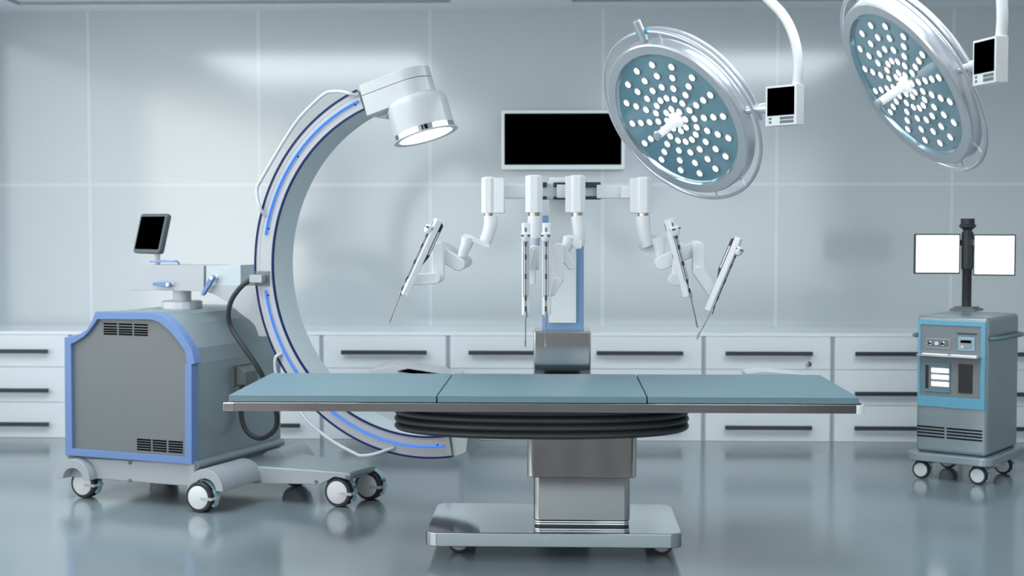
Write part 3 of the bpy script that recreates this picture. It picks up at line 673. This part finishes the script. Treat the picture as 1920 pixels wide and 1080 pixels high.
# ------------------------------------------------------------------ surgical lamps
def lamp(c, N, label, name='surgical_lamp'):
    c, N = Vector(c), Vector(N).normalized()
    yaw = math.degrees(math.atan2(N.x, -N.y))
    fr = Fr((c.x, c.y, c.z), 0); t = Thing(name, label, 'surgical lamp', fr, 'surgical lamps')
    U = Vector((0, 0, 1)); U = (U-N*N.z).normalized(); R = U.cross(N); F = Vector((N.x, N.y, 0)).normalized(); Z = Vector((0, 0, 1))
    kw = dict(n=96)
    # housing: front rim, brushed flank, domed back
    hs = MB().lathe([(.442, .014), (.450, .006), (.458, -.047), (.452, -.060), (.36, -.095), (.20, -.115), (.02, -.12)], (0, 0, 0), N, **kw, cap=False).build('housing', LAMPH, t)
    MB().lathe([(.396, .010), (.396, .014), (.442, .014)], (0, 0, 0), N, cap=False, **kw).build('rim', LAMPR, hs)
    MB().lathe([(.378, -.006), (.388, .001), (.396, .010)], (0, 0, 0), N, cap=False, **kw).build('glass_bevel', GLASSY, hs)
    MB().lathe([(.380, -.02), (.380, -.004)], (0, 0, 0), N, **kw).build('lamp_face', AQUA, t)
    pos = [(r, k*22.5) for r in (.132, .198, .264, .33) for k in range(16)] + [(.066, k*45) for k in range(8)]
    for r, a in pos:
        a = math.radians(a); p = R*(r*math.sin(a))+U*(r*math.cos(a))
        o = MB().lathe([(.0215, -.006), (.0215, .003), (.0185, .004)], p, N, 24).build('led_module', LAMPR, t)
        MB().lathe([(.0175, .0035), (.0172, .0055)], p, N, 20).build('led_lens', LEDW, o)
    # sterile handle
    h = MB().lathe([(.046, -.004), (.046, .006), (.040, .012), (.030, .012), (.030, .026), (.022, .030), (.0195, .165)], (0, 0, 0), N, 32).build('handle', HANDLEM, t, ang=25)
    MB().lathe([(.021, .160), (.021, .178), (.010, .180)], (0, 0, 0), N, 32).build('handle_cap', LAMPR, h)
    # tubular rails around the housing
    MB().ringtube(N*-.03, R, U, .505, .010).build('outer_rail', LAMPH, t)
    MB().ringtube(N*-.068, U, R, .500, .013, n=60, a0=0, a1=math.radians(98)).build('support_arc', LAMPH, t)
    mb = MB()
    for a in (12, 150, 178, 268):
        a = math.radians(a); d = R*math.sin(a)+U*math.cos(a); mb.tube([d*.45-N*.04, d*.505-N*.03], .006, 8)
    mb.build('rail_stay', LAMPH, t)
    mb = MB().cyl(U*.462-N*.02, U*.575-N*.02, .0205, 20); mb.build('rail_clamp', LAMPH, t, bevel=.003)
    for s in (-1, 1): MB().cyl(U*.505-N*.03+R*(s*.018), U*.505-N*.03+R*(s*.038), .013, 16).build('clamp_ring', CYAN, t)
    # side joint to control box
    j = R*.455-N*.045; k_ = R*.60+Z*.030-F*.06
    MB().tube([j, j+(k_-j)*.55], .019, 18).build('side_joint', LAMPH, t)
    MB().tube([j+(k_-j)*.55, k_], .027, 18).build('joint_sleeve', LAMPH, t)
    TL = R*.585+Z*.131-F*.025; w, hh, dd = .196, .196, .057
    Mb = Matrix((R, -F, Z)).transposed().to_4x4(); Mb.translation = TL
    bx = MB().box(0, w, 0, dd, -hh, 0).xf(Mb).build('control_box', WHITE, t, bevel=.002)
    MB().box(.014, w-.014, -.002, .004, -.146, -.010).xf(Mb).build('screen', BLACK, bx)
    mb = MB()
    for z in (-.160, -.178): mb.box(.094, w-.018, -.002, .004, z-.007, z+.006)
    for z in (-.160, -.178): mb.box(.024, .040, -.002, .004, z-.005, z+.005)
    mb.xf(Mb).build('button_row', BUTTON, bx)
    # curved suspension tube: rises behind the box, then sweeps inward and up to the ceiling
    zc = ZC-c.z
    b0 = TL+R*(.165)-F*.040
    P = [b0-Z*.05, b0-Z*.0]
    rad = .416; a0 = math.radians(11)
    for k in range(1, 8):
        a = -a0+math.radians(k*9)
        P.append(b0+Z*(rad*(math.sin(a)+math.sin(a0)))+R*(rad*(math.cos(a)-math.cos(a0))))
    d = (P[-1]-P[-2]).normalized(); P.append(P[-1]+d*.22); e = P[-1]
    P += [e+d*.10+Z*.05, Vector((e.x, e.y, 0))+Vector((d.x, d.y, 0))*.14+Z*(zc-.10), Vector((e.x, e.y, 0))+Vector((d.x, d.y, 0))*.14+Z*(zc-.05)]
    tb = MB().tube(smooth_path(P, 3), .024, 20).build('suspension_tube', WHITE, t)
    q = P[-1]; mb = MB().cyl((q.x, q.y, q.z-.05), (q.x, q.y, zc), .045, 24); mb.cyl((q.x, q.y, zc-.04), (q.x, q.y, zc), .12, 32)
    mb.build('ceiling_mount', WHITE, t, bevel=.003)
    return t
lamp((0.6074788, 7.55175491, 2.15118618), (-0.62915603, -0.55146609, -0.54776623), 'large round surgical lamp above the table centre, its whole face in view')
lamp((1.64796004, 6.89666492, 2.26951523), (-0.81540651, -0.1828176, -0.5492631), 'large round surgical lamp at the upper right, cut off by the picture top')

# ------------------------------------------------------------------ monitor trolley
C0 = Fr((2.614, 8.78, 0), -35); MT = Thing('monitor_trolley', 'grey wheeled equipment trolley with blue panel and two bright monitors on a pole', 'medical trolley', C0)
Wd, Dp = .452, .60; Zt = C0.at(1846, 593, x=0).z if False else 1.030
zb = C0.at(1846, 858, y=0).z
MB().prism(rrect(-Wd, 0, 0, Dp, .03), zb, Zt, 'z').build('body', RGREY, MT, bevel=.028, seg=5)
MB().prism(rrect(-Wd-.045, .045, -.06, Dp+.05, .07, 10), zb-.052, zb, 'z').build('base_plate', mat('trolley_base_paint', (.33, .40, .43), .25, metal=.5), MT, bevel=.008, seg=3)
lf = lambda px, py, y=-.001: C0.at(px, py, y=y)
# blue panel with recess (front plane y=0)
bl = lf(1720, 602).x; br = lf(1845, 610).x
zA, zB = lf(1720, 599).z, lf(1720, 760).z
ra, rb, rzA, rzB = lf(1726.5, 650).x, lf(1839.5, 650).x, lf(1726.5, 608).z, lf(1726, 741).z
o = MB().ringprism([(-Wd+.014, zB), (-.014, zB), (-.014, zA), (-Wd+.014, zA)], [(ra, rzB), (rb, rzB), (rb, rzA), (ra, rzA)], -.008, .004).build('blue_panel', TEALB, MT, bevel=.002)
MB().box(ra-.002, rb+.002, -.002, .002, rzB-.002, rzA+.002).build('panel_recess', RDK, MT)
def fbox(p, q, y0, y1, nm, m, par=None, bev=.0015):
    a, b = lf(*p), lf(*q); return MB().box(a.x, b.x, y0, y1, min(a.z, b.z), max(a.z, b.z)).build(nm, m, par or MT, bevel=bev)
G = lambda x, y: (1680+x/5.4, 580+y/5.4)
def fz(x, y): return lf(*G(x, y))
def gbox(x0, x1, yt, yb, y0, y1, nm, m, par=None, bev=.001):
    """box on the front face; heights read at its left edge"""
    a, b = fz(x0, yt), fz(x1, yt); zb_ = fz(x0, yb).z
    return MB().box(a.x, b.x, y0, y1, zb_, a.z).build(nm, m, par or MT, bevel=bev)
kp = gbox(305, 557, 285, 392, -.008, 0, 'knob_panel', RGREY)
gbox(318, 540, 302, 372, -.0095, -.007, 'knob_backing', GREYM, kp)
kcol = [(.9, .6, .5), (.85, .88, .9), (.8, .8, .35)]
for i, (x, y) in enumerate(((352, 341), (419, 344), (484, 347))):
    c_ = fz(x, y); MB().lathe([(.0125, 0), (.0125, -.012), (.010, -.014)], (c_.x, -.008, c_.z), (0, 1, 0), 20).build('knob', CHROME if i != 1 else WHITE2, kp)
gbox(619, 822, 237, 248, -.006, 0, 'slot', BLACKP)
rp = gbox(635, 798, 277, 412, -.009, 0, 'reader_panel', mat('pale_blue_panel', (.30, .52, .62), .4))
gbox(650, 780, 298, 400, -.011, -.008, 'reader_inset', RGREY, rp)
gbox(660, 766, 311, 338, -.013, -.01, 'display_window', BLACK, rp)
c_ = fz(678, 377); MB().lathe([(.009, 0), (.009, -.008)], (c_.x, -.010, c_.z), (0, 1, 0), 20).build('round_button', WHITE2, rp)
# shelf
a, b = fz(250, 440), fz(858, 466)
sh = MB().prism(rrect(a.x-.004, b.x+.004, -.075, .0, .012), a.z-.012, a.z-.002, 'z').build('shelf', SATIN, MT, bevel=.002)
mb = MB()
for x0_, x1_ in ((283, 537), (568, 828)):
    p, q = fz(x0_, 440), fz(x1_, 440); mb.box(p.x, q.x, -.030, -.018, a.z-.0015, a.z+.0015)
mb.build('shelf_light_strip', mat('strip_white', (.9, .9, .9), .4, emit=(1, 1, 1), es=.5), sh)
# display module and speaker grille
dm = gbox(290, 552, 530, 826, -.010, 0, 'display_module', mat('teal_panel', (.10, .28, .36), .4))
gbox(303, 543, 556, 798, -.012, -.009, 'module_face', RDK, dm)
gbox(305, 338, 558, 796, -.014, -.011, 'side_window', BLACKP, dm)
for y0_, y1_ in ((590, 634), (657, 700), (727, 771)): gbox(366, 542, y0_, y1_, -.015, -.011, 'lit_bar', mat('lit_bar', (1, 1, 1), .4, emit=(1, 1, 1), es=1.1), dm)
for yy in (641, 709):
    for q in range(5): gbox(374+q*34, 398+q*34, yy, yy+9, -.0145, -.011, 'small_button', SATIN, dm, 0)
gr = gbox(635, 778, 550, 845, -.006, 0, 'speaker_grille', BLACKP)
mb = MB(); g0, g1, gz0, gz1 = fz(640, 560).x, fz(772, 560).x, fz(640, 838).z, fz(640, 560).z
for q in range(13): z = gz0+(gz1-gz0)*q/12; mb.box(g0, g1, -.009, -.005, z-.0012, z+.0012)
mb.build('grille_slat', mat('grille_slat', (.05, .052, .055), .4), gr)
# lower vents
mb = MB(); H = lambda x, y: lf(1680+x/6, 740+y/6)
for yy in (349, 384, 418, 454):
    z = H(236, yy).z
    mb.box(H(236, yy).x, H(545, yy).x, -.003, .003, z-.0045, z+.0045); mb.box(H(570, yy).x, H(972, yy).x, -.003, .003, z-.0045, z+.0045)
mb.build('vent', VENTB, MT)
# side bumper bars
for sx in (0, 1):
    xx = .0 if sx else -Wd
    s = 1 if sx else -1
    z = C0.at(1880, 633, x=.03).z
    P = [(xx, .02, z), (xx+s*.03, .05, z), (xx+s*.045, .12, z), (xx+s*.045, Dp-.12, z), (xx+s*.03, Dp-.04, z), (xx, Dp-.01, z)]
    MB().tube(smooth_path(P, 5), .013, 12).build('side_bar', HINGE, MT)
# pole with two monitors
pc = C0.at(1812, 582, z=Zt)
pole = MB().lathe([(.031, 0), (.031, .27), (.034, .275), (.038, .28), (.038, .52), (.030, .52), (.030, .535), (.055, .555), (.055, .565), (.045, .575), (.045, .61)], (pc.x, pc.y, Zt), n=32).build('pole', BLACKP, MT)
MB().box(pc.x-.085, pc.x+.085, pc.y-.085, pc.y+.085, Zt-.001, Zt+.014).build('pole_foot', GREYM, pole, bevel=.003)
MB().box(pc.x-.065, pc.x+.065, pc.y-.065, pc.y+.065, Zt+.014, Zt+.026).build('pole_foot', GREYM, pole, bevel=.003)
pw = C0.M @ pc
def monitor(pxa, pxb, pya, pyb, dya, dyb):
    """flat screen between two world points read from sight lines at plan depths dya, dyb"""
    A_, B_ = WORLD.at(pxa, pya[0], y=dya), WORLD.at(pxb, pyb[0], y=dyb); A2 = WORLD.at(pxa, pya[1], y=dya)
    u = Vector((B_.x-A_.x, B_.y-A_.y, 0)); wd = u.length; u.normalize(); v = Vector((-u.y, u.x, 0)); M = Matrix((u, v, Vector((0, 0, 1)))).transposed().to_4x4()
    M.translation = Vector((A_.x, A_.y, A2.z)); h = A_.z-A2.z; Ml = C0.I @ M
    o = MB().box(0, wd, 0, .03, 0, h).xf(Ml).build('monitor', BLACKP, MT, bevel=.002)
    MB().box(.009, wd-.009, -.0015, .002, .010, h-.009).xf(Ml).build('screen', SCRW, o)
    return o
monitor(1715.5, 1801, (438.5, 513.5), (439, 515), pw.y-.02, pw.y-.02)
m2 = monitor(1825.5, 1905, (439.5, 516.5), (439.5, 517), pw.y-.03, pw.y-.11)
mb = MB(); q = C0.I @ Vector((pw.x, pw.y, 1.50)); 
mb.box(pc.x-.05, pc.x+.05, pc.y-.03, pc.y+.03, 1.46, 1.50); mb.build('monitor_bracket', BLACKP, pole, bevel=.003)
for (x, y) in ((-.405, .0), (-.045, .0), (-.045, .47), (-.405, .47)):
    caster(MT, x, y, .056, .05, 0, top=zb-.05, brake=False)
for (x, y) in ((-.405, .0), (-.045, .0)):
    MB().prism([(x-.06, .112), (x-.03, .135), (x+.08, .135), (x+.13, .125), (x+.03, .085)], y+.01, y+.05).build('caster_housing', GREYM, MT, bevel=.004)

# ------------------------------------------------------------------ control console behind the table
K0 = Fr((WORLD.at(765, 700, y=9.9).x, 9.9, 0)); KC = Thing('control_console', 'low white control console with a sloping black screen, behind the table', 'console', K0)
k = lambda px, py, y=9.9: (lambda q: (q.x-K0.o.x, q.z))(WORLD.at(px, py, y=y))
xa, xb = k(679, 700)[0], k(862, 700)[0]; ztop = k(740, 686)[1]
MB().prism(rrect(xa, xb, .02, .42, .02), .13, ztop-.07, 'z').build('body', mat('console_lilac', (.62, .65, .70), .35), KC, bevel=.006)
MB().box(xa+.16, xb-.10, .10, .36, .0, .13).build('plinth', CARTL, KC, bevel=.004)
MB().prism([k(686, 704), k(689, 699), k(696, 695), k(708, 691.5), k(722, 688.5), k(737, 686), k(766, 690), k(828, 700), k(840, 708)], -.02, .44).build('hood', WHITE2, KC, bevel=.004, seg=2)
MB().prism([k(746, 695), k(766, 690.6), k(826, 700), k(812, 706)], -.032, -.018).build('screen', BLACK, KC)
